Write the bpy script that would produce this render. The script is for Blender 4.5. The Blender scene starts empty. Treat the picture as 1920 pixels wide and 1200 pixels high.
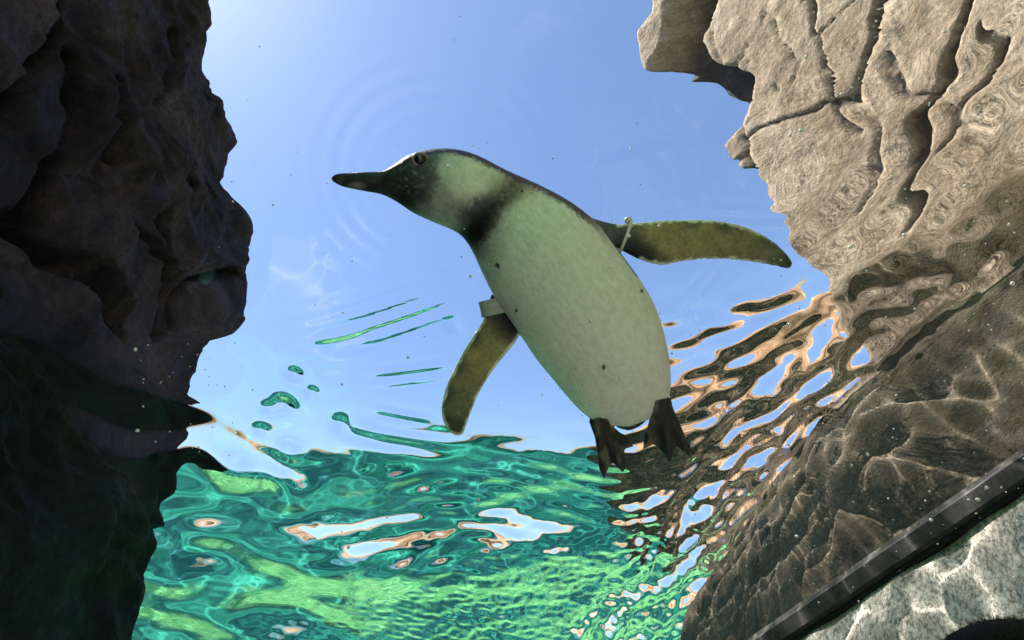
import bpy, bmesh, math
import numpy as np
from mathutils import Vector, Matrix

S = bpy.context.scene
C = S.collection

# ------------------------------------------------------------------ camera, sky, sun, exposure
ELEV = math.radians(52.0)          # the camera looks up at the water surface
ROLL = math.radians(-9.0)
WZ = 1.10                          # water level above the camera
cam = bpy.data.objects.new('camera', bpy.data.cameras.new('camera'))
C.objects.link(cam); S.camera = cam
cam.data.lens = 24.15; cam.data.sensor_width = 36
cam.data.clip_start = 0.01; cam.data.clip_end = 500
SE, CE = math.sin(ELEV), math.cos(ELEV)
FWD = np.array([0, CE, SE]); _u = np.array([0, -SE, CE]); _r = np.array([1.0, 0, 0])
RIGHT = _r * math.cos(ROLL) + _u * math.sin(ROLL); UP = _u * math.cos(ROLL) - _r * math.sin(ROLL)
cam.matrix_world = Matrix(np.array([[*c, 0.0] for c in (RIGHT, UP, -FWD)] + [[0, 0, 0, 1.0]]).T.tolist())

SUN_EL = math.radians(62)
SUN_AZ = math.radians(-95)         # from +Y towards +X: the sun stands to the left
sun_dir = Vector((math.sin(SUN_AZ) * math.cos(SUN_EL), math.cos(SUN_AZ) * math.cos(SUN_EL), math.sin(SUN_EL)))
W = bpy.data.worlds.new('World'); S.world = W; W.use_nodes = True
wn = W.node_tree.nodes
sky = wn.new('ShaderNodeTexSky'); sky.sky_type = 'NISHITA'; sky.sun_disc = False
sky.sun_elevation = SUN_EL; sky.sun_rotation = SUN_AZ
sky.air_density = 1.0; sky.dust_density = 0.45; sky.ozone_density = 4.0
W.node_tree.links.new(sky.outputs[0], wn['Background'].inputs[0])
wn['Background'].inputs[1].default_value = 0.115
sl = bpy.data.lights.new('sun', 'SUN'); sl.energy = 5.0; sl.angle = math.radians(0.6); sl.color = (1, .95, .86)
sl.cycles.is_caustics_light = True
so = bpy.data.objects.new('sun', sl); C.objects.link(so)
so.rotation_euler = sun_dir.to_track_quat('Z', 'Y').to_euler()
S.view_settings.view_transform = 'Standard'; S.view_settings.look = 'None'
S.view_settings.gamma = 1; S.view_settings.exposure = 1.2
S.render.engine = 'CYCLES'
S.cycles.use_denoising = True
S.cycles.max_bounces = 10; S.cycles.diffuse_bounces = 4; S.cycles.glossy_bounces = 6
S.cycles.transmission_bounces = 8; S.cycles.sample_clamp_indirect = 6
S.cycles.caustics_refractive = True; S.cycles.caustics_reflective = True
S.cycles.blur_glossy = 0.0

# ------------------------------------------------------------------ optics: where a line of sight of the photograph goes
K = 18 / 24.15 / 960.0
def ray(px, py):
    x = (np.asarray(px, float) - 960) * K; y = (600 - np.asarray(py, float)) * K
    return FWD + x[..., None] * RIGHT + y[..., None] * UP
def at(px, py, depth): return ray(px, py) * np.asarray(depth)[..., None]
def on_water(px, py):
    d = ray(px, py); return d * (WZ / d[..., 2:3])
def above(px, py):
    """start point on the water and direction after refraction into the air"""
    d = ray(px, py); d = d / np.linalg.norm(d, axis=-1, keepdims=True)
    p = d * (WZ / d[..., 2:3])
    s = np.hypot(d[..., 0], d[..., 1]); st = np.clip(s * 1.333, 0, .998)
    h = d[..., :2] / np.maximum(s, 1e-6)[..., None]
    return p, np.concatenate([h * st[..., None], np.sqrt(1 - st**2)[..., None]], -1)

# ------------------------------------------------------------------ numeric helpers
def sstep(a, b, x):
    t = np.clip((x - a) / (b - a), 0, 1); return t * t * (3 - 2 * t)
def _hash(i, j, k, seed):
    h = (i * 374761393 + j * 668265263 + k * 2147483647 + seed * 974634619) & 0xffffffff
    h = ((h ^ (h >> 13)) * 1274126177) & 0xffffffff
    h = ((h ^ (h >> 16)) * 2246822519) & 0xffffffff
    return ((h ^ (h >> 15)) & 0xffffff) / float(0xffffff) * 2 - 1
def vnoise(p, seed=0):
    p = np.asarray(p, float); i = np.floor(p).astype(np.int64); f = p - i; f = f * f * f * (f * (f * 6 - 15) + 10)
    out = 0
    for a in (0, 1):
        for b in (0, 1):
            for c in (0, 1):
                w = (f[..., 0] if a else 1 - f[..., 0]) * (f[..., 1] if b else 1 - f[..., 1]) * (f[..., 2] if c else 1 - f[..., 2])
                out = out + w * _hash(i[..., 0] + a, i[..., 1] + b, i[..., 2] + c, seed)
    return out
def fbm(p, octaves=5, gain=.5, seed=0, ridge=False):
    p = np.asarray(p, float); a, s, t = 1.0, 0, 0
    for o in range(octaves):
        n = vnoise(p * 2.03**o + o * 7.3, seed + o)
        s = s + a * ((1 - 2 * np.abs(n)) if ridge else n); t += a; a *= gain
    return s / t
def seg_dist(P, poly):
    """distance from points to a polyline (2-D)"""
    best = np.full(P.shape[:-1], 1e9)
    for a, b in zip(poly[:-1], poly[1:]):
        a = np.asarray(a); b = np.asarray(b); ab = b - a
        t = np.clip(((P - a) @ ab) / max(ab @ ab, 1e-12), 0, 1)
        best = np.minimum(best, np.linalg.norm(P - a - t[..., None] * ab, axis=-1))
    return best
def in_poly(P, poly):
    poly = np.asarray(poly, float); x, y = P[..., 0], P[..., 1]; r = np.zeros(x.shape, bool)
    for (x0, y0), (x1, y1) in zip(poly, np.roll(poly, -1, 0)):
        c = (y0 > y) != (y1 > y)
        with np.errstate(divide='ignore', invalid='ignore'):
            r ^= c & (x < (x1 - x0) * (y - y0) / (y1 - y0 + 1e-12) + x0)
    return r

# ------------------------------------------------------------------ mesh helpers
def mesh_obj(name, verts, faces, mat, parent=None, smooth=True):
    m = bpy.data.meshes.new(name)
    m.from_pydata(np.asarray(verts, float).tolist(), [], [tuple(map(int, f)) for f in faces])
    m.validate()
    if smooth: m.polygons.foreach_set('use_smooth', np.ones(len(m.polygons), bool))
    o = bpy.data.objects.new(name, m); C.objects.link(o)
    if mat: m.materials.append(mat)
    if parent: o.parent = parent
    o.cycles.is_caustics_receiver = True
    return o
def tag(o, label=None, cat=None, group=None, kind=None):
    for k, v in (('label', label), ('category', cat), ('group', group), ('kind', kind)):
        if v: o[k] = v
    return o
def grid_faces(nr, nc, wrap=False):
    i = np.arange(nr * nc).reshape(nr, nc)
    if wrap: i = np.concatenate([i, i[:, :1]], 1)
    return np.stack([i[:-1, :-1], i[:-1, 1:], i[1:, 1:], i[1:, :-1]], -1).reshape(-1, 4)
def add_attr(o, name, rgb):
    a = o.data.attributes.new(name, 'FLOAT_COLOR', 'POINT')
    rgba = np.concatenate([rgb, np.ones((len(rgb), 1))], 1).astype(np.float32)
    a.data.foreach_set('color', rgba.ravel())

# ------------------------------------------------------------------ material helpers
class NT:
    def __init__(s, name):
        s.m = bpy.data.materials.new(name); s.m.use_nodes = True; s.t = s.m.node_tree
        s.bsdf = s.t.nodes['Principled BSDF']; s.out = s.t.nodes['Material Output']
        s.geo = s.t.nodes.new('ShaderNodeNewGeometry')
        s.pos = s.geo.outputs['Position']
    def link(s, a, b): s.t.links.new(a, b)
    def noise(s, scale, detail=6, rough=.6, dist=0, vec=None, stretch=None):
        n = s.t.nodes.new('ShaderNodeTexNoise'); n.inputs['Scale'].default_value = scale
        n.inputs['Detail'].default_value = detail; n.inputs['Roughness'].default_value = rough; n.inputs['Distortion'].default_value = dist
        v = vec or s.pos
        if stretch:
            mp = s.t.nodes.new('ShaderNodeMapping'); mp.inputs['Scale'].default_value = stretch
            s.link(v, mp.inputs[0]); v = mp.outputs[0]
        s.link(v, n.inputs['Vector']); return n.outputs['Fac']
    def voronoi(s, scale, feature='DISTANCE_TO_EDGE'):
        n = s.t.nodes.new('ShaderNodeTexVoronoi'); n.feature = feature; n.inputs['Scale'].default_value = scale
        s.link(s.pos, n.inputs['Vector']); return n.outputs['Distance']
    def ramp(s, fac, stops):
        r = s.t.nodes.new('ShaderNodeValToRGB'); e = r.color_ramp.elements
        while len(e) < len(stops): e.new(.5)
        for el, (p, c) in zip(e, stops):
            el.position = p; el.color = (*c, 1) if len(c) == 3 else c
        s.link(fac, r.inputs[0]); return r.outputs[0]
    def rng(s, v, a, b, c=0, d=1):
        r = s.t.nodes.new('ShaderNodeMapRange'); r.interpolation_type = 'SMOOTHSTEP'
        for i, x in enumerate((a, b, c, d)): r.inputs[i + 1].default_value = x
        s.link(v, r.inputs[0]); return r.outputs[0]
    def mix(s, fac, a, b, mode='MIX'):
        n = s.t.nodes.new('ShaderNodeMix'); n.data_type = 'RGBA'; n.blend_type = mode
        for v, k in ((fac, 0), (a, 6), (b, 7)):
            if isinstance(v, (int, float)): n.inputs[k].default_value = v
            elif isinstance(v, tuple): n.inputs[k].default_value = (*v, 1)
            else: s.link(v, n.inputs[k])
        return n.outputs[2]
    def math(s, op, a, b=0.0):
        n = s.t.nodes.new('ShaderNodeMath'); n.operation = op
        for i, v in enumerate((a, b)):
            if isinstance(v, (int, float)): n.inputs[i].default_value = v
            else: s.link(v, n.inputs[i])
        return n.outputs[0]
    def z(s):
        n = s.t.nodes.new('ShaderNodeSeparateXYZ'); s.link(s.pos, n.inputs[0]); return n.outputs[2]
    def attr(s, name):
        n = s.t.nodes.new('ShaderNodeAttribute'); n.attribute_name = name; return n.outputs['Color']
    def bump(s, h, strength, dist=.01, prev=None):
        b = s.t.nodes.new('ShaderNodeBump'); b.inputs['Strength'].default_value = strength; b.inputs['Distance'].default_value = dist
        s.link(h, b.inputs['Height'])
        if prev: s.link(prev, b.inputs['Normal'])
        return b.outputs[0]
    def done(s, col, rough=.8, normal=None, spec=.3):
        if isinstance(col, tuple): s.bsdf.inputs['Base Color'].default_value = (*col, 1)
        else: s.link(col, s.bsdf.inputs['Base Color'])
        if isinstance(rough, (int, float)): s.bsdf.inputs['Roughness'].default_value = rough
        else: s.link(rough, s.bsdf.inputs['Roughness'])
        s.bsdf.inputs['Specular IOR Level'].default_value = spec
        if normal: s.link(normal, s.bsdf.inputs['Normal'])
        return s.m

def mat_water():
    t = NT('water'); t.t.nodes.remove(t.bsdf)
    g = t.t.nodes.new('ShaderNodeBsdfGlass'); g.inputs['IOR'].default_value = 1.333; g.inputs['Roughness'].default_value = 0
    g.inputs['Color'].default_value = (1, 1, 1, 1)
    t.link(g.outputs[0], t.out.inputs[0]); return t.m
def mat_rock(name, dry, dark, wet, wet_dark, scale=1.0, line=WZ, shade_stain=False):
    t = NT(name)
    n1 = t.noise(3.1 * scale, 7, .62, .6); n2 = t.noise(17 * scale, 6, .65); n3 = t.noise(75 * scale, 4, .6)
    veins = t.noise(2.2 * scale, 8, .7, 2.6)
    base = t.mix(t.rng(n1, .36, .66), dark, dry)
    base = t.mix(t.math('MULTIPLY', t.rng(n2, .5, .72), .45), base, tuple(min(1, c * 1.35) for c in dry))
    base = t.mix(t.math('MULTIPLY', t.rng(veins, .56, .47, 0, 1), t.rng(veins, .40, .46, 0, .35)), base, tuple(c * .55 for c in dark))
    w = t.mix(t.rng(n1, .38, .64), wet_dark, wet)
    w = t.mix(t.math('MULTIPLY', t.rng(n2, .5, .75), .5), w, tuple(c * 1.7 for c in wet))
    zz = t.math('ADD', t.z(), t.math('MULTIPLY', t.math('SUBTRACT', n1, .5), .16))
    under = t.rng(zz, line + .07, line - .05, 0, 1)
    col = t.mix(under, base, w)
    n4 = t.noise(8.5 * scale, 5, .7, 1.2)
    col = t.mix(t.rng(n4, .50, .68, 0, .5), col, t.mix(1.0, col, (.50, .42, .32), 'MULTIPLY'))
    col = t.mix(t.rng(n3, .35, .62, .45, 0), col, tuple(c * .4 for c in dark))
    if shade_stain: col = t.mix(t.attr('shade_stain'), col, t.mix(t.rng(n2, .5, .7), (.022, .02, .018), (.07, .06, .045)))
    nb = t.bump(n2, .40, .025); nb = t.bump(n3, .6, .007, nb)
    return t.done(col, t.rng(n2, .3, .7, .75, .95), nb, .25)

M = {}
M['water'] = mat_water()
M['cliff'] = mat_rock('sunlit_rock', (.45, .365, .26), (.28, .21, .135), (.15, .118, .078), (.055, .044, .030), shade_stain=True)
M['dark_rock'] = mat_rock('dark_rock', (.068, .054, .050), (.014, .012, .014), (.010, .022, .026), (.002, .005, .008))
M['tan_rock'] = mat_rock('tan_rock', (.62, .40, .22), (.34, .20, .10), (.10, .13, .08), (.03, .05, .04))

# ------------------------------------------------------------------ the pool basin and the land round it
def basin(X, Y):
    r = np.hypot((X + .9) / 5.2, (Y - .9) / 4.3)
    P = np.stack([X, Y, X * 0], -1)
    z = -.55 + 2.15 * sstep(.70, 1.22, r) + .22 * fbm(P * .8, 5, seed=3) * sstep(.4, .9, r) + .05 * fbm(P * 2.5, 4, seed=8)
    return z
ax = np.concatenate([np.linspace(-60, -7, 18)[:-1], np.linspace(-7, 7, 150), np.linspace(7, 60, 18)[1:]])
X, Y = np.meshgrid(ax, ax + 1)
o = mesh_obj('pool_floor', np.stack([X, Y, basin(X, Y)], -1).reshape(-1, 3), grid_faces(len(ax), len(ax)), None)
t = NT('pool_bottom')
n1 = t.noise(.9, 6, .55, .8); n2 = t.noise(5.5, 6, .65, .4); n3 = t.noise(26, 4, .6)
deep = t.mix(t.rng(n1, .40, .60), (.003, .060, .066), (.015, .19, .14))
shelf = t.mix(t.rng(n2, .38, .62), (.09, .42, .16), (.28, .68, .28))
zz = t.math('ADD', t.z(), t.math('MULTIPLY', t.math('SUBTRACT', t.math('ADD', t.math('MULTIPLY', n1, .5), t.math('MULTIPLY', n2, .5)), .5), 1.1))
ln = t.t.nodes.new('ShaderNodeVectorMath'); ln.operation = 'LENGTH'; t.link(t.pos, ln.inputs[0])
bounce_sand = t.mix(t.rng(n2, .35, .65), (.72, .65, .48), (.87, .81, .64))  # pale floor patch, added out of view to bounce light onto the belly
deep = t.mix(t.rng(t.math('ADD', ln.outputs['Value'], n1), 2.95, 2.45), deep, bounce_sand)
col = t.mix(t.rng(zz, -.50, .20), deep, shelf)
dry = t.mix(t.rng(n2, .38, .62), (.30, .21, .12), (.55, .40, .24))
col = t.mix(t.rng(t.z(), WZ - .02, WZ + .06), col, dry)
o.data.materials.append(t.done(col, .85, t.bump(n3, .4, .02), .2))
tag(o, kind='structure')

def resample(pts, step, seed, amp):
    pts = np.asarray(pts, float); L = np.concatenate([[0], np.cumsum(np.linalg.norm(np.diff(pts, axis=0), axis=1))])
    # finer where the outline stands above the water
    n = int(L[-1] / step); t_ = np.linspace(0, L[-1], n); q = np.stack([np.interp(t_, L, pts[:, 0]), np.interp(t_, L, pts[:, 1])], 1)
    k_ = np.array([1, 2, 3, 2, 1]) / 9.0
    q = np.stack([np.convolve(np.pad(q[:, i], 2, 'edge'), k_, 'valid') for i in (0, 1)], 1)
    return q + amp * np.stack([fbm(np.stack([t_ * 11, t_ * 0, t_ * 0 + i], -1), 4, .6, seed + i) for i in (0, 5)], 1)
def sheet(outline, y_in, nu, power):
    """rows that start at an inner line and end on the outline (y, z)"""
    z_in = np.maximum.accumulate(outline[:, 1]) + np.linspace(0, .02, len(outline))
    u_ = np.linspace(0, 1, nu) ** power
    YY_ = y_in + (outline[:, :1] - y_in) * u_; ZZ_ = z_in[:, None] + (outline[:, 1:2] - z_in[:, None]) * u_ ** 3
    return YY_, ZZ_
# ------------------------------------------------------------------ right cliff: one wall of rock that runs from under the water up into the air
def cliff_x(y, z):                   # mean face of the wall
    up = np.maximum(z - WZ, 0); dn = np.maximum(WZ - z, 0)
    y = np.asarray(y, float); f = 0
    for dy in (-.12, -.04, .04, .12):
        f = f + .25 * np.interp(y + dy, [-1.7, .3, .7, .95, 1.13, 1.20, 1.44, 1.79, 2.13, 3], [1.60, 1.38, 1.24, 1.05, .86, .78, .645, .49, .335, -.05])
    return f - .07 * up - .36 * dn
def on_cliff(px, py):
    """point of the wall seen along a line of sight, through the surface"""
    p, d = above(px, py); lo = np.zeros(p.shape[:-1]); hi = lo + 12
    for _ in range(40):
        m = (lo + hi) / 2; q = p + d * m[..., None]
        f = q[..., 0] > cliff_x(q[..., 1], q[..., 2]); hi = np.where(f, m, hi); lo = np.where(f, lo, m)
    return p + d * lo[..., None]
edge_px = np.array([(1232, -60), (1224, 0), (1222, 30), (1196, 55), (1193, 95), (1205, 135), (1212, 168), (1238, 196), (1262, 222), (1292, 240),
                    (1325, 243), (1352, 262), (1368, 285), (1400, 315), (1432, 335), (1452, 368), (1466, 398), (1480, 430), (1500, 470), (1530, 520), (1560, 575), (1585, 630)], float)
eq = on_cliff(edge_px[:, 0], edge_px[:, 1])
eq = eq[::-1]; eq = eq[eq[:, 2] > WZ + .01]
zs_top = eq[:, 2].max() + .5
outl = np.concatenate([[(2.05, -.75), (2.05, WZ - .25), (2.0, WZ - .06), (1.55, WZ - .01)], eq[:, 1:3], [(eq[-1, 1] - .05, zs_top)]])
outl = resample(outl, .0105, 71, .010)
NU, NB = 250, 16
YY, ZZ = sheet(outl, -1.6, NU, .62)
XX = cliff_x(YY, ZZ)
P = np.stack([XX, YY, ZZ], -1)
Q2 = P[..., 1:3]
rel = (.036 * fbm(P * np.array([1.5, 1.5, 1.1]), 5, .5, 11) + .013 * fbm(P * np.array([3.5, 3.5, 2.0]) + .5 * fbm(P * 2, 2, seed=5)[..., None], 5, .55, 21, True)) * (1 - .7 * sstep(WZ, WZ - .15, ZZ)) + .007 * fbm(P * 16, 3, .5, 31)
rel *= .35 + .65 * sstep(0, .15, np.abs(ZZ - WZ) + .05)
def crack(pts, w, depth):
    q = on_cliff(*np.array(pts, float).T)[:, 1:3]
    jit = .035 * np.stack([fbm(P * 6, 3, .5, 41), fbm(P * 9, 3, .5, 43)], -1)
    d = seg_dist(Q2 + jit, q)
    w = w * (.30 + .55 * np.clip(.5 + 1.3 * fbm(P * 4, 3, .5, 47), 0, 1.3))
    return .6 * depth * (1 - sstep(w * .3, w, d))
cracks = [([(1520, -20), (1528, 55), (1545, 120), (1555, 165), (1566, 186), (1577, 216), (1597, 242)], .015, .035),
          ([(1566, 184), (1540, 190), (1512, 214), (1480, 224), (1455, 240), (1420, 251), (1398, 266)], .013, .03),
          ([(1666, 10), (1638, 58), (1622, 110), (1614, 178), (1567, 184)], .022, .05),
          ([(1838, -15), (1795, 60), (1772, 130), (1742, 182), (1712, 222), (1700, 300), (1722, 330)], .028, .06),
          ([(1376, 205), (1387, 250), (1408, 288), (1434, 322)], .022, .045),
          ([(1604, 14), (1562, 44), (1535, 61)], .012, .03),
          ([(1700, 400), (1730, 370), (1720, 330)], .025, .04),
          ([(1455, -20), (1432, 40), (1412, 78), (1378, 130), (1374, 200)], .011, .02)]
cracks += [([(1440, 20), (1470, 70), (1500, 120), (1490, 160)], .012, .02), ([(1660, 110), (1700, 150), (1760, 190), (1830, 240)], .014, .025), ([(1620, 180), (1650, 260), (1640, 330), (1600, 400)], .012, .02),
           ([(1880, 60), (1850, 140), (1800, 220), (1770, 300)], .018, .03), ([(1330, 60), (1350, 120), (1360, 180)], .012, .02)]
dep = np.zeros_like(rel)
for c in cracks: dep = np.maximum(dep, crack(*c))
pits = fbm(P * 11, 3, .5, 57); dep = np.maximum(dep, .014 * sstep(.62, .75, pits))
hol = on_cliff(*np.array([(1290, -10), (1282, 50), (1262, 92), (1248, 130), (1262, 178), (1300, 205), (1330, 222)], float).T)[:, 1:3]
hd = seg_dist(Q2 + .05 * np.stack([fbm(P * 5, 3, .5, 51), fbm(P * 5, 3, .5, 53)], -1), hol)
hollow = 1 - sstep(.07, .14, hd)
P[..., 0] += -rel + dep + .30 * hollow
YE = P[:, -1, 1]
# rounded return at the far end, then a back face for thickness
ts = np.linspace(0, 1, NB + 1)[1:]
back = []
for tt in ts:
    e = P[:, -1, :].copy()
    e[:, 0] += 1.4 * tt ** 1.3
    e[:, 1] += .10 * math.sin(tt * math.pi) * (1 + .6 * fbm(e * 3, 3, .5, 61)) - .3 * tt
    e += .05 * (fbm(e * 4, 4, .5, 67) * tt * (1 - tt) * 4)[:, None]
    back.append(e)
P = np.concatenate([P, np.stack(back, 1)], 1)
top = P[-1].copy(); top[:, 0] += 1.5; top[:, 2] += .2
P = np.concatenate([P, top[None]], 0)
shade_stain = np.zeros(P.shape[:2]); shade_stain[:hollow.shape[0], :hollow.shape[1]] = np.maximum(1 - sstep(.085, .125, hd), .9 * sstep(.006, .02, dep))  # shade of the hollow painted into the colour, with dark staining along the cracks
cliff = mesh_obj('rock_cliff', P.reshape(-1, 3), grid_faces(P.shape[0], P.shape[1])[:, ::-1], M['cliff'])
add_attr(cliff, 'shade_stain', np.repeat(shade_stain.reshape(-1, 1), 3, 1))
tag(cliff, 'tall sunlit beige cliff with dark cracks, rising out of the water', 'cliff')

# ------------------------------------------------------------------ left rock: shaded side towards the pool
def left_x(y, z):
    return -.97 + .04 * np.maximum(z - WZ, 0) - .05 * np.maximum(WZ - z, 0) + 0 * y
ledge_px = np.array([(388, -40), (388, 0), (390, 50), (381, 95), (379, 150), (398, 180), (413, 192), (418, 218), (437, 238), (441, 265), (431, 305), (420, 355),
                     (412, 395), (440, 405), (463, 412), (468, 440), (461, 480), (451, 520), (451, 590), (438, 622), (410, 640), (382, 652), (373, 690), (362, 720), (376, 748)], float)
p, d = above(ledge_px[:, 0], ledge_px[:, 1])
tq = (-.97 - p[:, 0]) / (d[:, 0] - .04 * d[:, 2]); q = p + d * tq[:, None]
q = q[::-1]; q = q[q[:, 2] > WZ + .03]
outl = np.concatenate([[(1.5, -.75), (1.45, .6), (1.40, WZ - .12), (1.36, WZ - .02), (1.28, WZ + .02)], q[:, 1:3], [(q[-1, 1] - .30, q[-1, 2] + .10), (-.6, q[-1, 2] + .35)]])
outl = resample(outl, .0085, 171, .008)
NU = 230; u = np.linspace(0, 1, NU)
YY, ZZ = sheet(outl, -1.7, NU, .6)
P = np.stack([left_x(YY, ZZ), YY, ZZ], -1)
rel = .10 * fbm(P * np.array([1.7, 1.7, 2.2]), 5, .5, 111) + .075 * fbm(P * np.array([3.0, 3.0, 4.2]) + .6 * fbm(P * 2, 2, seed=105)[..., None], 5, .55, 121, True) + .014 * fbm(P * 15, 3, .5, 131)
def on_left(pts):
    p, d = above(*np.array(pts, float).T); tq = np.clip((-.97 - p[:, 0]) / (d[:, 0] - .04 * d[:, 2]), 0, 9); return (p + d * tq[:, None])[:, 1:3]
dep = np.zeros_like(rel); jit = .02 * np.stack([fbm(P * 9, 3, .5, 141), fbm(P * 9, 3, .5, 143)], -1)
for pts, w_, d_ in [([(110, -10), (125, 60), (95, 110), (40, 160), (0, 200)], .03, .10), ([(150, 120), (158, 190), (150, 250), (110, 320), (95, 400)], .035, .12), ([(332, 60), (338, 110), (322, 160), (305, 200)], .022, .08),
                    ([(210, 150), (204, 230), (230, 290)], .02, .08), ([(310, 400), (315, 470), (330, 540), (318, 610)], .025, .09), ([(250, 430), (300, 480), (340, 490)], .02, .07), ([(350, 300), (330, 330), (350, 350)], .018, .06),
                    ([(440, 520), (400, 535), (360, 545), (340, 600)], .022, .08), ([(60, 420), (120, 480), (180, 520), (260, 600)], .03, .1)]:
    dep = np.maximum(dep, d_ * (1 - sstep(w_ * .3, w_, seg_dist(P[..., 1:3] + jit, on_left(pts)))))
P[..., 0] += rel * (1 - .6 * u[None, :] ** 6) - dep
back = []
for tt in ts:
    e = P[:, -1, :].copy(); e[:, 0] -= 1.5 * tt ** 1.2; e[:, 1] += .08 * math.sin(tt * math.pi) - .25 * tt
    e += .06 * (fbm(e * 4, 4, .5, 167) * tt * (1 - tt) * 4)[:, None]; back.append(e)
P = np.concatenate([P, np.stack(back, 1)], 1)
top = P[-1].copy(); top[:, 0] -= 1.5; top[:, 2] -= .1
P = np.concatenate([P, top[None]], 0)
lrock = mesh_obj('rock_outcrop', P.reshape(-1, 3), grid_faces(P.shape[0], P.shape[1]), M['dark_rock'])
tag(lrock, 'dark shaded rock outcrop with folded ledges, backlit against the sky', 'rock')

# ------------------------------------------------------------------ boulders on the far bank
def boulder(name, loc, size, seed, mat, label):
    bm = bmesh.new(); bmesh.ops.create_icosphere(bm, subdivisions=5, radius=1)
    v = np.array([x.co[:] for x in bm.verts]); f = [[x.index for x in fc.verts] for fc in bm.faces]; bm.free()
    n = 1 + .30 * fbm(v * 1.3 + seed, 4, .5, seed) + .12 * fbm(v * 3.5 + seed, 4, .5, seed + 5, True)
    v = v * n[:, None]; v = np.sign(v) * np.abs(v) ** .85
    o = mesh_obj(name, v * np.array(size), f, mat); o.location = loc
    return tag(o, label, 'boulder', 'boulders on the far bank')
for i, (x, y, z, sx, sy, sz, lab) in enumerate([
        (1.95, 5.6, 1.25, .85, .7, 1.25, 'tall orange tan boulder standing on the far bank beside the cliff'),
        (3.3, 5.4, 1.3, .8, .8, 1.6, 'highest tan boulder of the far bank, half behind the cliff'),
        (.75, 6.1, 1.3, .6, .5, .55, 'low tan boulder at the foot of the tall orange boulder'),
        (-1.1, 6.3, 1.35, .8, .5, .42, 'long low tan boulder in the middle of the far bank'),
        (-3.0, 6.0, 1.3, .7, .6, .55, 'rounded tan boulder behind the dark outcrop')]):
    boulder('boulder', (x, y, z), (sx, sy, sz), 200 + i * 13, M['tan_rock'], lab)

# ------------------------------------------------------------------ the water surface
gx = np.concatenate([-1.15 - .0075 * np.cumsum(1.06 ** np.arange(60))[::-1], np.arange(-1.15, 1.05, .0068), 1.05 + .0075 * np.cumsum(1.06 ** np.arange(60))])
gy = np.concatenate([-.05 - .0075 * np.cumsum(1.06 ** np.arange(60))[::-1], np.arange(-.05, 2.7, .0068), 2.7 + .0075 * np.cumsum(1.055 ** np.arange(60))])
gx[0] = -7.5; gx[-1] = 7.5; gy[0] = -6.5; gy[-1] = 8.5
X, Y = np.meshgrid(gx, gy)
def waves(l0, l1, n, seed, ang=None, spread=math.pi):
    """sum of sines with unit r.m.s. slope"""
    r = np.random.default_rng(seed); Z = np.zeros_like(X)
    for _ in range(n):
        a = r.uniform(-spread, spread) + (ang or 0); lam = math.exp(r.uniform(math.log(l0), math.log(l1))); kk = 2 * math.pi / lam
        ph = (X + .04 * np.sin(Y * 5 + seed)) * math.cos(a) + (Y + .04 * np.sin(X * 6 + seed)) * math.sin(a)
        Z += np.sin(ph * kk + r.uniform(0, 6.28)) / kk
    return Z * math.sqrt(2 / n)
P0 = np.stack([X, Y, X * 0], -1)
core = sstep(-1.6, -1.1, X) * sstep(1.35, 1.0, X) * sstep(-.5, -.1, Y) * sstep(3.4, 2.6, Y)
dw = cliff_x(Y, np.full_like(Y, WZ)) - X                         # distance to the cliff at the waterline
patch = .5 + .5 * fbm(P0 * 2.3, 3, .5, 301)
far = sstep(1.0, 1.55, Y + .35 * np.maximum(X, 0) + .10 * fbm(P0 * 4, 2, .5, 303))
rgt = sstep(.42, .12, dw) * sstep(.85, 1.15, Y)
wake = sstep(.05, .35, X) * sstep(.72, 1.0, Y) * (1 - far * .3)
swirl = sstep(1.05, .55, dw) * sstep(1.15, .85, Y)
lswirl = sstep(-.38, -.60, X)
Z = np.full_like(X, WZ)
Z += waves(.07, .15, 24, 7) * .020 * swirl * core
Z += waves(.35, .8, 14, 1) * (.012 + .055 * far) 
Z += waves(.12, .30, 22, 2) * (.004 + .042 * far * (.4 + patch) + .05 * lswirl + .022 * swirl) * (.25 + .75 * core)
Z += waves(.045, .12, 30, 3, math.pi / 2, .55) * (.12 * far * patch * sstep(-.9, -.1, X) + .05 * wake) * core
Z += waves(.06, .15, 26, 4) * (.009 * swirl + .10 * wake * patch + .012 * lswirl) * core
Z += (waves(.05, .13, 30, 5, math.radians(26), .55) * .22 + waves(.09, .2, 12, 15, math.radians(20), .8) * .20 + waves(.024, .05, 20, 25, math.radians(28), .4) * .27 * sstep(1.1, 1.3, Y)) * rgt * (.55 + .8 * patch) * core
Z += waves(.028, .05, 20, 6) * (.002 * swirl + .03 * rgt + .11 * far * (.12 + .88 * sstep(1.45, 1.95, Y + .3 * X))) * core
# ripples spreading from the head
hc = on_water(820, 335); r = np.hypot(X - hc[0], Y - hc[1]); th = np.arctan2(hc[1] - Y, hc[0] - X)
Z += .0009 * np.exp(-((r - .17) / .05) ** 2) * np.sin(r * 2 * math.pi / .032) * sstep(-1.3, .2, np.cos(th - .8))
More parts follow.
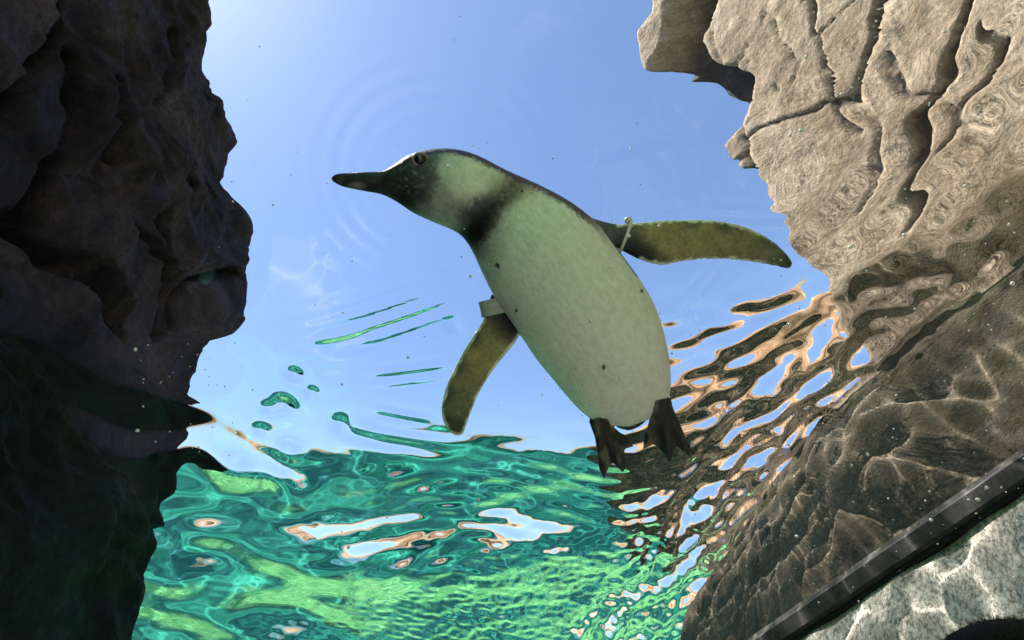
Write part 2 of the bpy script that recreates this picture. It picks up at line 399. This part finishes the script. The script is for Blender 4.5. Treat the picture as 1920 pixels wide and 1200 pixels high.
# wave packets and dimples near the edge of the window of sky
def packet(a, b, lam, n, slope):
    global Z
    A, B = on_water(*a)[:2], on_water(*b)[:2]; ax_ = (B - A); L = np.linalg.norm(ax_); ax_ = ax_ / L; nn = np.array([-ax_[1], ax_[0]])
    s = (X - (A[0] + B[0]) / 2) * ax_[0] + (Y - (A[1] + B[1]) / 2) * ax_[1]; w = (X - (A[0] + B[0]) / 2) * nn[0] + (Y - (A[1] + B[1]) / 2) * nn[1] + .3 * s * s
    Z += slope * lam / 6.28 * np.exp(-(s / (L * .5)) ** 4 - (w / (lam * n * .5)) ** 2) * np.sin(w * 6.28 / lam)
packet((605, 645), (850, 568), .034, 3.2, .60)
packet((600, 645), (690, 630), .075, .9, .42)
packet((700, 705), (835, 690), .034, 2.2, .40)
packet((705, 770), (800, 790), .036, 1.6, .26)
packet((640, 800), (820, 840), .07, 1.3, .22)
packet((1300, 560), (1360, 480), .030, 1.4, .30)
packet((1330, 398), (1470, 405), .030, 2.2, .30)
for (a, b, rr, sl_) in [(552, 704, .016, .5), (530, 760, .022, .5), (505, 768, .016, .4), (585, 735, .014, .4), (640, 792, .02, .4), (488, 806, .013, .4), (540, 845, .03, -.4), (850, 612, .014, .5), (440, 880, .05, -.45), (520, 890, .04, -.45)]:
    c = on_water(a, b); q2 = ((X - c[0]) ** 2 + ((Y - c[1]) / 1.2) ** 2) / rr ** 2
    Z += sl_ * rr * .8 * np.exp(-q2)
water = mesh_obj('water', np.stack([X, Y, Z], -1).reshape(-1, 3), grid_faces(len(gy), len(gx)), M['water'])
water.cycles.is_caustics_caster = True; water.cycles.is_caustics_receiver = False
tag(water, kind='structure')

# ------------------------------------------------------------------ the penguin
root = bpy.data.objects.new('penguin', None); C.objects.link(root)
tag(root, 'black and white penguin with spread flippers swimming under the surface', 'penguin')
def loft(pairs, depths, thick, nseg=40, sub=3):
    """closed tube through sections given by their two outline points; thick = depth/width ratio"""
    A = np.array([p[0] for p in pairs], float); B = np.array([p[1] for p in pairs], float)
    D = np.array(depths, float); T = np.array(thick, float)
    n = len(A); tt = np.linspace(0, n - 1, (n - 1) * sub + 1)
    def cr(v):
        i = np.clip(np.floor(tt).astype(int), 0, n - 2); f = tt - i
        g = lambda j: v[np.clip(j, 0, n - 1)]
        f = f.reshape(-1, *([1] * (v.ndim - 1)))
        return .5 * (2 * g(i) + (g(i + 1) - g(i - 1)) * f + (2 * g(i - 1) - 5 * g(i) + 4 * g(i + 1) - g(i + 2)) * f**2 + (3 * g(i) - g(i - 1) - 3 * g(i + 1) + g(i + 2)) * f**3)
    A, B, D, T = cr(A), cr(B), cr(D), cr(T)
    a3 = at(A[:, 0], A[:, 1], D); b3 = at(B[:, 0], B[:, 1], D); c = (a3 + b3) / 2; h = (a3 - b3) / 2
    v = c / np.linalg.norm(c, axis=1, keepdims=True); hn = np.linalg.norm(h, axis=1)
    v = v - h * (np.sum(v * h, 1) / hn**2)[:, None]; v /= np.linalg.norm(v, axis=1, keepdims=True)
    th = np.linspace(0, 2 * math.pi, nseg, endpoint=False)
    V = c[:, None] + h[:, None] * np.cos(th)[None, :, None] + (v * (hn * T)[:, None])[:, None] * np.sin(th)[None, :, None]
    m = len(V); verts = np.concatenate([V.reshape(-1, 3), c[:1], c[-1:]])
    F = [tuple(x) for x in grid_faces(m, nseg, True)]
    F += [(m * nseg, (j + 1) % nseg, j) for j in range(nseg)] + [(m * nseg + 1, (m - 1) * nseg + j, (m - 1) * nseg + (j + 1) % nseg) for j in range(nseg)]
    return verts, F
def slab(poly, depth, th):
    """thin closed plate with the given outline"""
    poly = np.array(poly, float); d = np.broadcast_to(np.asarray(depth, float), (len(poly),))
    n = len(poly); f = at(poly[:, 0], poly[:, 1], d - th / 2); b = at(poly[:, 0], poly[:, 1], d + th / 2)
    tri = [tuple(t) for t in __import__('mathutils').geometry.tessellate_polygon([[Vector((x, y, 0)) for x, y in poly]])]
    F = tri + [tuple(i + n for i in t[::-1]) for t in tri] + [(i, (i + 1) % n, (i + 1) % n + n, i + n) for i in range(n)]
    return np.concatenate([f, b]), F
body_pairs = [((620, 333), (623, 340)), ((632, 326), (640, 349)), ((660, 324), (665, 355)), ((690, 322), (692, 360)), ((716, 321), (717, 365)), ((738, 310), (745, 379)),
              ((765, 292), (775, 399)), ((805, 281), (812, 416)), ((850, 280), (846, 430)), ((895, 292), (866, 443)),
              ((950, 320), (884, 468)), ((1010, 347), (902, 508)), ((1070, 380), (924, 552)), ((1125, 425), (950, 590)),
              ((1168, 483), (978, 632)), ((1204, 533), (1006, 674)), ((1230, 582), (1034, 708)), ((1247, 637), (1062, 742)),
              ((1256, 690), (1088, 770)), ((1256, 735), (1116, 789)), ((1244, 764), (1148, 798)), ((1222, 784), (1180, 800))]
body_depth = [1.085, 1.085, 1.085, 1.085, 1.085, 1.085, 1.085, 1.085, 1.085, 1.09, 1.095, 1.10, 1.10, 1.105, 1.11, 1.115, 1.12, 1.12, 1.125, 1.13, 1.135, 1.14]
body_thick = [.8, .8, .75, .72, .72, .72, .75, .78, .80, .82, .82, .84, .88, .90, .92, .92, .92, .90, .85, .75, .65, .5]
fr_pairs = [((1085, 400), (1120, 450)), ((1125, 413), (1150, 462)), ((1162, 420), (1172, 474)), ((1200, 416), (1202, 489)), ((1236, 413), (1238, 498)), ((1278, 411), (1276, 492)), ((1322, 411), (1316, 487)),
            ((1366, 416), (1360, 487)), ((1408, 428), (1400, 491)), ((1443, 447), (1434, 496)), ((1468, 467), (1460, 501)), ((1481, 482), (1476, 504)), ((1487, 493), (1484, 502))]
fl_pairs = [((950, 560), (985, 590)), ((925, 548), (962, 580)), ((916, 566), (966, 604)), ((905, 600), (974, 630)), ((881, 637), (956, 656)), ((856, 680), (929, 690)), ((837, 720), (904, 728)),
            ((827, 760), (886, 768)), ((829, 788), (876, 796)), ((840, 808), (870, 812)), ((852, 817), (864, 817))]
footL = [(1104, 790), (1112, 812), (1122, 834), (1123, 868), (1133, 897), (1142, 875), (1147, 867), (1156, 871), (1169, 885), (1175, 866), (1170, 842), (1188, 837), (1176, 818), (1152, 805), (1138, 790), (1130, 775), (1112, 775)]
footR = [(1230, 740), (1222, 775), (1216, 792), (1207, 820), (1208, 842), (1224, 833), (1234, 838), (1246, 856), (1256, 867), (1262, 850), (1267, 836), (1278, 845), (1298, 858), (1290, 830), (1276, 796), (1262, 765), (1257, 742)]
pieces = [loft(body_pairs, body_depth, body_thick),
          loft(fr_pairs, [1.12, 1.125, 1.125, 1.12, 1.115, 1.11, 1.105, 1.10, 1.095, 1.09, 1.085, 1.08, 1.08], [.40, .32, .25, .16, .13, .13, .13, .13, .14, .16, .2, .25, .3]),
          loft(fl_pairs, [1.12, 1.125, 1.12, 1.115, 1.11, 1.105, 1.10, 1.09, 1.085, 1.08, 1.08], [.40, .32, .25, .18, .15, .15, .15, .16, .18, .22, .3]),
          slab(footL, 1.125, .007), slab(footR, 1.125, .007)]
def toe(a, b, wa, wb, d):
    a = np.array(a, float); b = np.array(b, float); ax_ = (b - a) / np.linalg.norm(b - a); nn = np.array([-ax_[1], ax_[0]])
    st = [(0, wa * .8), (.25, wa), (.55, (wa + wb) / 2 * .95), (.78, wb * 1.15), (.9, wb * .7), (1.0, wb * .2)]
    return loft([(a + (b - a) * s + nn * w, a + (b - a) * s - nn * w) for s, w in st], [d] * 6, [.9] * 6, 16)
for q in [((1120, 790), (1133, 898), 9, 7), ((1130, 800), (1169, 886), 9, 7.5), ((1128, 795), (1188, 838), 9, 6.5), ((1120, 765), (1124, 806), 15, 12),
          ((1242, 770), (1206, 843), 9, 6), ((1243, 780), (1256, 868), 11, 8), ((1248, 770), (1298, 859), 9, 7), ((1238, 735), (1240, 790), 17, 14)]:
    pieces.append(toe(*q, 1.122))
tail = [((1140, 785), (1200, 778)), ((1155, 800), (1212, 786)), ((1168, 806), (1207, 794)), ((1180, 808), (1198, 801))]
pieces.append(loft(tail, [1.15] * 4, [.35, .3, .25, .2]))
vs, fs, off = [], [], 0
for v, f in pieces:
    vs.append(v); fs += [tuple(int(i) + off for i in t) for t in f]; off += len(v)
raw = mesh_obj('raw', np.concatenate(vs), fs, None)
bm = bmesh.new(); bm.from_mesh(raw.data); bmesh.ops.recalc_face_normals(bm, faces=bm.faces[:]); bm.to_mesh(raw.data); bm.free()
md = raw.modifiers.new('remesh', 'REMESH'); md.mode = 'VOXEL'; md.voxel_size = .0021; md.use_smooth_shade = True
md = raw.modifiers.new('smooth', 'SMOOTH'); md.factor = .5; md.iterations = 7
bpy.context.view_layer.update()
me = bpy.data.meshes.new_from_object(raw.evaluated_get(bpy.context.evaluated_depsgraph_get()))
bpy.data.objects.remove(raw)
me.name = 'body'; me.polygons.foreach_set('use_smooth', np.ones(len(me.polygons), bool))
V = np.zeros(len(me.vertices) * 3); me.vertices.foreach_get('co', V); V = V.reshape(-1, 3)
N = np.zeros(len(me.vertices) * 3); me.vertices.foreach_get('normal', N); N = N.reshape(-1, 3)
zc = V @ FWD; px = (V @ RIGHT) / zc / K + 960; py = 600 - (V @ UP) / zc / K
PX = np.stack([px, py], 1)
facing = -np.sum(N * V, 1) / np.linalg.norm(V, axis=1)            # 1 = the side turned to the pool floor
def rbf(pts, jx=0.0):
    qx = px + jx * (fbm(V * 60, 3, .6, 201) + .5 * vnoise(V * 350, 203)); qy = py + jx * (fbm(V * 60, 3, .6, 205) + .5 * vnoise(V * 350, 207))
    num = np.zeros((len(PX), 3)); den = np.zeros(len(PX))
    for x, y, r, c in pts:
        w = np.exp(-((qx - x) ** 2 + (qy - y) ** 2) / (r * r)) + 1e-9; num += w[:, None] * np.array(c); den += w
    return num / den[:, None]
BK, SL, WH, CR, GY = (.012, .014, .018), (.045, .05, .058), (.89, .875, .80), (.82, .79, .69), (.22, .23, .23)
body_pts = [(740, 345, 22, SL), (725, 335, 14, BK), (765, 330, 22, SL), (780, 300, 18, (.06, .065, .075)), (810, 300, 16, (.08, .085, .09)), (760, 362, 20, BK), (790, 370, 18, (.05, .053, .058)),
            (800, 340, 20, (.11, .11, .115)), (835, 303, 18, (.62, .62, .58)), (850, 325, 20, (.74, .74, .68)), (875, 325, 20, WH), (895, 345, 22, WH), (915, 330, 18, CR), (860, 350, 20, (.78, .78, .7)),
            (830, 365, 18, (.48, .48, .45)), (800, 395, 14, (.26, .30, .27)), (840, 405, 18, (.50, .54, .48)), (820, 390, 18, (.60, .62, .56)), (865, 415, 14, (.22, .24, .22)), (855, 385, 16, (.45, .46, .43)),
            (900, 385, 16, (.10, .10, .11)), (880, 405, 14, (.10, .10, .10)), (895, 415, 16, BK), (893, 440, 16, BK), (880, 440, 14, BK), (915, 400, 18, (.025, .025, .03)), (905, 425, 18, BK), (925, 385, 14, (.06, .06, .065)), (942, 372, 16, (.16, .15, .14)), (960, 360, 18, (.40, .34, .28)),
            (930, 350, 18, (.42, .38, .32)), (985, 352, 14, (.35, .27, .2)), (1000, 375, 18, CR), (960, 395, 18, WH), (945, 425, 18, (.66, .65, .58)), (930, 460, 18, (.62, .62, .56)),
            (905, 470, 14, (.25, .27, .25)), (915, 500, 20, (.66, .66, .60)), (1000, 430, 40, WH), (980, 500, 40, WH), (1060, 480, 50, WH), (1030, 580, 60, WH), (1120, 560, 60, WH), (1100, 680, 70, WH), (1180, 650, 70, WH), (1160, 760, 50, WH)]
col = rbf(body_pts, 9.0)
hz_ = sstep(735, 790, px) * sstep(985, 930, px + .3 * (py - 380)); sp = np.clip(.5 + 1.1 * fbm(V * np.array([150, 260, 150]), 3, .7, 211), 0, 1)
wt = .55 * hz_ * np.exp(-((px - 850) / 45) ** 2 - ((py - 392) / 26) ** 2) + 1.05 * np.exp(-(((px - 915) * .62 + (py - 410) * .78) / 55) ** 2 - (((px - 915) * .78 - (py - 410) * -.62) / 60) ** 2) * np.exp(-(((px - 918) * .80 + (py - 405) * .60) / 24) ** 2)
col = col * (1 - np.clip(wt, 0, 1) * (.35 + .55 * sp))[:, None]
face = np.exp(-((px - 775) / 40) ** 2 - ((py - 335) / 30) ** 2); col = col + (face * sstep(.62, .95, sp) * .22)[:, None]
# beak
bk = sstep(728, 714, px + .25 * (py - 340))
col = col * (1 - bk)[:, None] + np.array((.022, .026, .032)) * bk[:, None]
pale = np.exp(-((px - 668) / 15) ** 2 - ((py - 348) / 7) ** 2)
col = col * (1 - .75 * pale)[:, None] + np.array((.30, .30, .24)) * .75 * pale[:, None]
# dark back: the far side of the bird and the rim of its upper outline
up_line = np.array([p[0] for p in body_pairs]); lo_line = np.array([p[1] for p in body_pairs])
ud = seg_dist(PX, up_line); ld = seg_dist(PX, lo_line)
body_poly = np.concatenate([up_line, lo_line[::-1]])
rim = sstep(14, 3, ud + 3.5 * vnoise(V * 300, 71)) * sstep(735, 775, px) * sstep(1165, 1090, px)
dorsal = np.maximum(sstep(.05, -.25, facing), rim)
dorsal = np.where((facing < .3) & (ld < ud * .5) & (facing > -.25), 0, dorsal)
col = col * (1 - dorsal)[:, None] + np.array((.022, .022, .026)) * dorsal[:, None]
# a few small dark spots on the belly
for x, y, r_ in [(933, 498, 4.5), (1131, 689, 3.6), (1203, 546, 3), (968, 583, 2.6)]:
    w = sstep(r_ * 1.2, r_ * .6, np.hypot(px - x, (py - y) * .8) + 1.5 * vnoise(V * 400, 5)); col = col * (1 - w)[:, None] + np.array((.03, .03, .03)) * w[:, None]
# flippers
out = ~in_poly(PX, body_poly + 0)
isr = (out & (px > 1105) & (py < 520)) ; isl = (out & (px < 990) & (py > 528) & (px > 800))
deep_r = (~out) & (px > 1100) & (py < 520) & (zc > 1.14) 
OLV, BRN, DKB = (.36, .28, .13), (.25, .20, .115), (.045, .042, .038)
fl_pts = [(1165, 440, 22, (.10, .11, .12)), (1185, 430, 16, (.14, .14, .13)), (1190, 468, 22, BK), (1215, 475, 16, BK), (1165, 460, 14, BK), (1225, 440, 22, OLV), (1270, 450, 28, OLV), (1320, 450, 28, (.32, .26, .12)),
          (1370, 455, 28, (.28, .22, .12)), (1420, 465, 24, BRN), (1460, 485, 16, (.12, .11, .08)), (1300, 418, 12, (.09, .09, .06)), (1360, 424, 12, (.07, .07, .05)), (1440, 452, 12, DKB), (1478, 485, 10, DKB), (1240, 488, 12, (.12, .11, .06)),
          (950, 615, 20, BK), (962, 605, 14, BK), (930, 560, 18, (.03, .03, .04)), (940, 600, 10, BK), (925, 625, 18, (.20, .17, .09)), (920, 650, 22, OLV), (900, 690, 24, (.37, .28, .13)), (880, 720, 24, BRN), (860, 760, 22, (.18, .16, .10)),
          (850, 795, 16, (.06, .057, .045)), (858, 815, 10, DKB), (860, 690, 12, (.08, .075, .06)), (838, 740, 12, (.06, .06, .05)), (890, 635, 12, (.07, .065, .05)), (965, 640, 10, (.16, .13, .08))]
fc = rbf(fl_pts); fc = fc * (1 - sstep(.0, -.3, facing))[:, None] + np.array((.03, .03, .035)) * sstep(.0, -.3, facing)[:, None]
isf = isr | isl | deep_r
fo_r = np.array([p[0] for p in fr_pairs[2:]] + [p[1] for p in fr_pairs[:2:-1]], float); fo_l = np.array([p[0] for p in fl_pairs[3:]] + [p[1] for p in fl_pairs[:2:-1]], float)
mg = sstep(7.5, 3, np.minimum(seg_dist(PX, fo_r), seg_dist(PX, fo_l)) + 3 * vnoise(V * 130, 91)) * sstep(-.8, -.5, facing); mg = mg * np.where(px > 1400, sstep(1470, 1400, px), 1)  # pale margin feathers, with the sun's rim light painted into them
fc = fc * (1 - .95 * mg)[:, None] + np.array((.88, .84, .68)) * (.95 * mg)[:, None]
fc = fc * (1 + .35 * fbm(V * 45, 3, .5, 93) + .25 * vnoise(V * 330, 94))[:, None]
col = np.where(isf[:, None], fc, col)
# feet and tail
foot = (out & (py > 745) & (px > 1085)) | in_poly(PX, [(1105, 788), (1122, 782), (1140, 786), (1150, 806), (1110, 815)]) | in_poly(PX, [(1229, 750), (1257, 745), (1265, 790), (1210, 815), (1222, 776)])
ft = np.array((.028, .026, .024))[None] + np.array((.16, .13, .09))[None] * (sstep(.1, .6, vnoise(V * np.array([110, 50, 50]), 77)) * .7)[:, None]
col = np.where(foot[:, None], ft, col)
bg = .5 + .5 * vnoise(V * np.array([60, 140, 140]), 95); col = np.where((bk > .6)[:, None] & (pale < .2)[:, None], np.array((.016, .019, .024)) + np.array((.06, .065, .07)) * (bg ** 3)[:, None], col)
col *= (1 + .10 * vnoise(V * 260, 81) + .06 * vnoise(V * 90, 82))[:, None]
body = bpy.data.objects.new('body', me); C.objects.link(body); body.parent = root; body.cycles.is_caustics_receiver = True
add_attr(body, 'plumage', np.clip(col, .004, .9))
a_ = at(930, 400, 1.09); b_ = at(1180, 790, 1.13); ax_ = (b_ - a_) / np.linalg.norm(b_ - a_); vw = a_ / np.linalg.norm(a_); vw = vw - ax_ * (vw @ ax_); vw /= np.linalg.norm(vw)
add_attr(body, 'feather', np.stack([V @ ax_, V @ np.cross(ax_, vw), V @ vw], 1) + 2.0)
t = NT('plumage')
fv = t.attr('feather'); f1 = t.noise(1.0, 3, .6, .3, fv, (60, 120, 90)); f2 = t.noise(1.0, 2, .5, 0, fv, (240, 420, 300)); f3 = t.noise(9, 3, .5)
c0 = t.attr('plumage')
c1 = t.mix(t.rng(f1, .3, .7, .20, 0), c0, t.mix(1.0, c0, (.55, .52, .44), 'MULTIPLY'))
c1 = t.mix(t.rng(f3, .38, .66, 0, .14), c1, t.mix(1.0, c1, (.86, .80, .58), 'MULTIPLY'))
me.materials.append(t.done(c1, .5, t.bump(f2, .3, .002, t.bump(f1, .35, .004)), .35))

def surf_depth(x, y):
    """nearest body surface along a line of sight"""
    m = (np.hypot(px - x, py - y) < 6) & (facing > 0); return zc[m].min()
def small_ball(name, x, y, rad, squash, mat, d):
    bm = bmesh.new(); bmesh.ops.create_uvsphere(bm, u_segments=24, v_segments=16, radius=1)
    v = np.array([q.co[:] for q in bm.verts]); f = [[q.index for q in fc_.verts] for fc_ in bm.faces]; bm.free()
    c = at(x, y, d); w = c / np.linalg.norm(c); e1 = np.cross(w, (0, 0, 1.0)); e1 /= np.linalg.norm(e1); e2 = np.cross(e1, w)
    P_ = c + rad[0] * v[:, :1] * e1 + rad[1] * v[:, 1:2] * e2 + squash * v[:, 2:] * w
    return mesh_obj(name, P_, f, mat, root)
t = NT('eye'); M['eye'] = t.done((.006, .005, .005), .03, None, 1.0)
t = NT('eyelid'); M['eyelid'] = t.done((.30, .27, .26), .5, t.bump(t.noise(500, 2), .3, .001))
t = NT('band'); M['band'] = t.done(t.mix(t.rng(t.noise(160, 3), .4, .65), (.42, .43, .42), (.55, .55, .53)), .45, None, .4)
t = NT('tie'); M['tie'] = t.done((.72, .68, .60), .4, None, .4)
ed = surf_depth(789, 299)
small_ball('eye', 788, 299, (.0095, .0078), .008, M['eye'], ed + .001)
def torus(name, c3, e1, e2, n3, R1, R2, r_, mat, w=None, seg=40):
    w = w or r_; th = np.linspace(0, 6.2832, seg, endpoint=False); ph = np.linspace(0, 6.2832, 10, endpoint=False)
    P_ = []
    for a in th:
        rad = math.cos(a) * R1 * e1 + math.sin(a) * R2 * e2; rn = rad / np.linalg.norm(rad)
        for b in ph: P_.append(c3 + rad + rn * r_ * math.cos(b) + n3 * w * math.sin(b))
    F = grid_faces(seg, 10, True); last = [((seg - 1) * 10 + j, (seg - 1) * 10 + (j + 1) % 10, (j + 1) % 10, j) for j in range(10)]
    return mesh_obj(name, P_, [tuple(x) for x in F] + last, mat, root)
c3 = at(788, 299, ed + .0005); wv = c3 / np.linalg.norm(c3); e1 = np.cross(wv, (0, 0, 1.0)); e1 /= np.linalg.norm(e1); e2 = np.cross(e1, wv)
torus('eye_ring', c3, e1, e2, wv, .0112, .0092, .0019, M['eyelid'])
def strap(name, cpx, ax_px, R_in, R_depth, width, th, mat, d):
    """flat band round a flipper: axis along the flipper"""
    c = at(*cpx, d); v = c / np.linalg.norm(c); a = at(*ax_px[1], d) - at(*ax_px[0], d); a /= np.linalg.norm(a); v = v - a * (v @ a); v /= np.linalg.norm(v); s = np.cross(a, v)
    th_ = np.linspace(0, 2 * math.pi, 48, endpoint=False); P_ = []
    for q in th_:
        dirn = math.cos(q) * s * R_in + math.sin(q) * v * R_depth; rn = dirn / np.linalg.norm(dirn)
        for o_, w_ in ((0, -1), (0, 1), (th, 1), (th, -1)): P_.append(c + dirn + rn * o_ + a * w_ * width / 2)
    F = [(4 * i + j, 4 * i + (j + 1) % 4, 4 * ((i + 1) % 48) + (j + 1) % 4, 4 * ((i + 1) % 48) + j) for i in range(48) for j in range(4)]
    return mesh_obj(name, P_, F, mat, root, False)
b = strap('wing_band', (929, 575), ((924, 560), (931, 592)), .024, .020, .0255, .0016, M['band'], 1.112); b['label'] = 'grey identification band round the flipper root'
b = strap('cable_tie', (1172, 445), ((1150, 436), (1195, 452)), .0275, .014, .0045, .0015, M['tie'], 1.122); b['label'] = 'thin white cable tie round the flipper root'
hd_ = small_ball('tie_head', 1178, 413, (.0065, .0062), .006, M['tie'], 1.118)
hd_.parent = b

# ------------------------------------------------------------------ window frame and concrete at the foot of the cliff
def on_wall(px_, py_):
    d = ray(px_, py_); lo, hi = 0.2, 4.0
    for _ in range(50):
        m = (lo + hi) / 2; q = d * m
        if q[0] > cliff_x(q[1], q[2]): hi = m
        else: lo = m
    return d * lo
A, B = on_wall(1520, 1200), on_wall(1920, 880)
zb = (A[2] + B[2]) / 2
dr = (B - A); dr[2] = 0; dr /= np.linalg.norm(dr); nrm = np.array([-abs(dr[1]), -abs(dr[0]), 0.0])       # towards the pool
def bar(name, prof, mat, a, b, parent=None):
    sx = np.linspace(a, b, 60); V_ = []
    for s_ in sx:
        c = A + dr * s_; c = np.array([c[0], c[1], zb])
        for (o_, z_) in prof: V_.append(c + nrm * o_ + np.array([0, 0, z_]))
    return mesh_obj(name, V_, [tuple(f) for f in grid_faces(60, len(prof), True)], mat, parent, False)
t = NT('frame_metal'); M['frame'] = t.done(t.mix(t.rng(t.noise(40, 5), .4, .65), (.010, .0095, .009), (.03, .027, .023)), .75, t.bump(t.noise(150, 3), .2, .002), .5)
t = NT('frame_highlight'); M['highlight_strip'] = t.done(t.mix(t.rng(t.noise(24, 6, .75), .4, .62), (.05, .045, .036), (.15, .135, .11)), .75, t.bump(t.noise(120, 4), .5, .003), .3)  # paler metal: the highlight along the rail's top is put into the colour
t = NT('gasket'); M['gasket'] = t.done((.012, .012, .012), .6)
fr = bpy.data.objects.new('window_frame', None); C.objects.link(fr)
tag(fr, 'dark metal window frame rail running under water along the cliff foot', 'frame')
bar('rail', [(-.05, -.030), (.058, -.030), (.066, -.024), (.068, .004), (.060, .012), (-.05, .016)], M['frame'], -.3, 1.6, fr)
bar('highlight_strip', [(.02, .0135), (.058, .0125), (.056, .021), (.02, .023)], M['highlight_strip'], -.3, 1.6, fr)
bar('gasket', [(.02, -.038), (.060, -.038), (.060, -.0305), (.02, -.0305)], M['gasket'], -.3, 1.6, fr)
sx = np.linspace(-.32, 1.7, 260); vv = np.linspace(0, 1, 70) ** 1.3
G = np.zeros((70, 260, 3))
for i, v_ in enumerate(vv):
    c = A[None] + dr[None] * sx[:, None]; c[:, 2] = zb - .034 - 1.4 * v_
    G[i] = c + nrm[None] * (.050 + .54 * v_)
G += nrm * (.014 * fbm(G * 4, 4, .5, 401) + .007 * fbm(G * np.array([14, 14, 22]), 3, .5, 405))[..., None]
bk_ = G[-1] - nrm * 1.0
G = np.concatenate([G[:1] - nrm * .3, G, bk_[None]], 0)
t = NT('concrete'); n1 = t.noise(9, 6, .65); n2 = t.noise(170, 5, .75, 0, None, (1, 1, .45)); n3 = t.noise(420, 3, .6)
M['concrete'] = t.done(t.mix(t.rng(n2, .35, .6), (.16, .145, .12), t.mix(t.rng(n1, .4, .6), (.52, .48, .42), (.72, .68, .61))), .85, t.bump(n3, .4, .003, t.bump(n2, .6, .01)), .25)
o = mesh_obj('concrete_ledge', G.reshape(-1, 3), grid_faces(72, 260), M['concrete'])
tag(o, 'rough pale concrete ledge under the window frame with bright caustic light', 'ledge')

# ------------------------------------------------------------------ black fuzzy mound in front of the ledge
rg = np.random.default_rng(5)
bm = bmesh.new(); bmesh.ops.create_icosphere(bm, subdivisions=4, radius=1)
v = np.array([q.co[:] for q in bm.verts]); f = [[q.index for q in fc_.verts] for fc_ in bm.faces]; bm.free()
c = at(1880, 1262, .55)
v = v * (1 + .06 * fbm(v * 2, 3, .5, 9))[:, None] * np.array([.055, .05, .036])
t = NT('fuzz'); M['fuzz'] = t.done((.010, .007, .006), .8)
fz = bpy.data.objects.new('fuzzy_mound', None); C.objects.link(fz); fz.location = c.tolist()
tag(fz, 'black fuzzy rounded mound in front of the pale concrete ledge', 'mound')
mesh_obj('core', v, f, M['fuzz'], fz)
hv, hf = [], []
for _ in range(5000):
    n_ = rg.normal(size=3); n_ /= np.linalg.norm(n_); b0 = n_ * np.array([.054, .049, .035]); L_ = rg.uniform(.003, .008)
    d_ = n_ + rg.normal(size=3) * .5; d_ /= np.linalg.norm(d_); s_ = np.cross(d_, rg.normal(size=3)); s_ /= np.linalg.norm(s_); k_ = len(hv); s2 = np.cross(d_, s_)
    hv += [b0 + s_ * .0003, b0 - s_ * .00015 + s2 * .00026, b0 - s_ * .00015 - s2 * .00026, b0 + d_ * L_]; hf += [(k_, k_ + 1, k_ + 3), (k_ + 1, k_ + 2, k_ + 3), (k_ + 2, k_, k_ + 3)]
h = mesh_obj('fuzz', hv, hf, M['fuzz'], fz); h['kind'] = 'stuff'

# ------------------------------------------------------------------ bubbles and specks drifting in the water
def drift(name, n, seed, box, r0, r1, mat, label, cat):
    r = np.random.default_rng(seed)
    bm = bmesh.new(); bmesh.ops.create_icosphere(bm, subdivisions=1, radius=1); bv = np.array([q.co[:] for q in bm.verts]); bf = np.array([[q.index for q in x.verts] for x in bm.faces]); bm.free()
    vs, fs = [], []
    for i in range(n):
        x, y, d = box(r); p = at(x, y, d)
        if p[2] > WZ - .03: p = p * (WZ - .03) / p[2]
        rad = r.uniform(r0, r1) * d * (1 + 1.2 * (r.random() < .12)); sc = r.uniform(.7, 1.3, 3)
        fs.append(bf + len(vs) * len(bv)); vs.append(bv * rad * sc + p)
    o = mesh_obj(name, np.concatenate(vs), np.concatenate(fs), mat)
    return tag(o, label, cat, None, 'stuff')
t = NT('bubble'); M['bubble'] = t.done((.85, .85, .82), .2, None, .5)
t = NT('speck'); M['speck'] = t.done((.05, .055, .06), .8)
drift('bubbles', 420, 3, lambda r: ((r.uniform(1450, 1990), r.uniform(0, 1150), r.uniform(.55, .95)) if r.random() < .72 else ((r.uniform(250, 450), r.uniform(640, 860), r.uniform(.6, .9)) if r.random() < .3 else (r.uniform(400, 1500), r.uniform(250, 1150), r.uniform(.6, 1.0)))), .0006, .0016, M['bubble'], 'tiny white air bubbles drifting in the water', 'bubbles')
drift('specks', 70, 4, lambda r: (r.uniform(380, 1350), r.uniform(-20, 820), r.uniform(.7, 1.05)), .0003, .0009, M['speck'], 'tiny dark specks of debris drifting under the sky', 'debris')
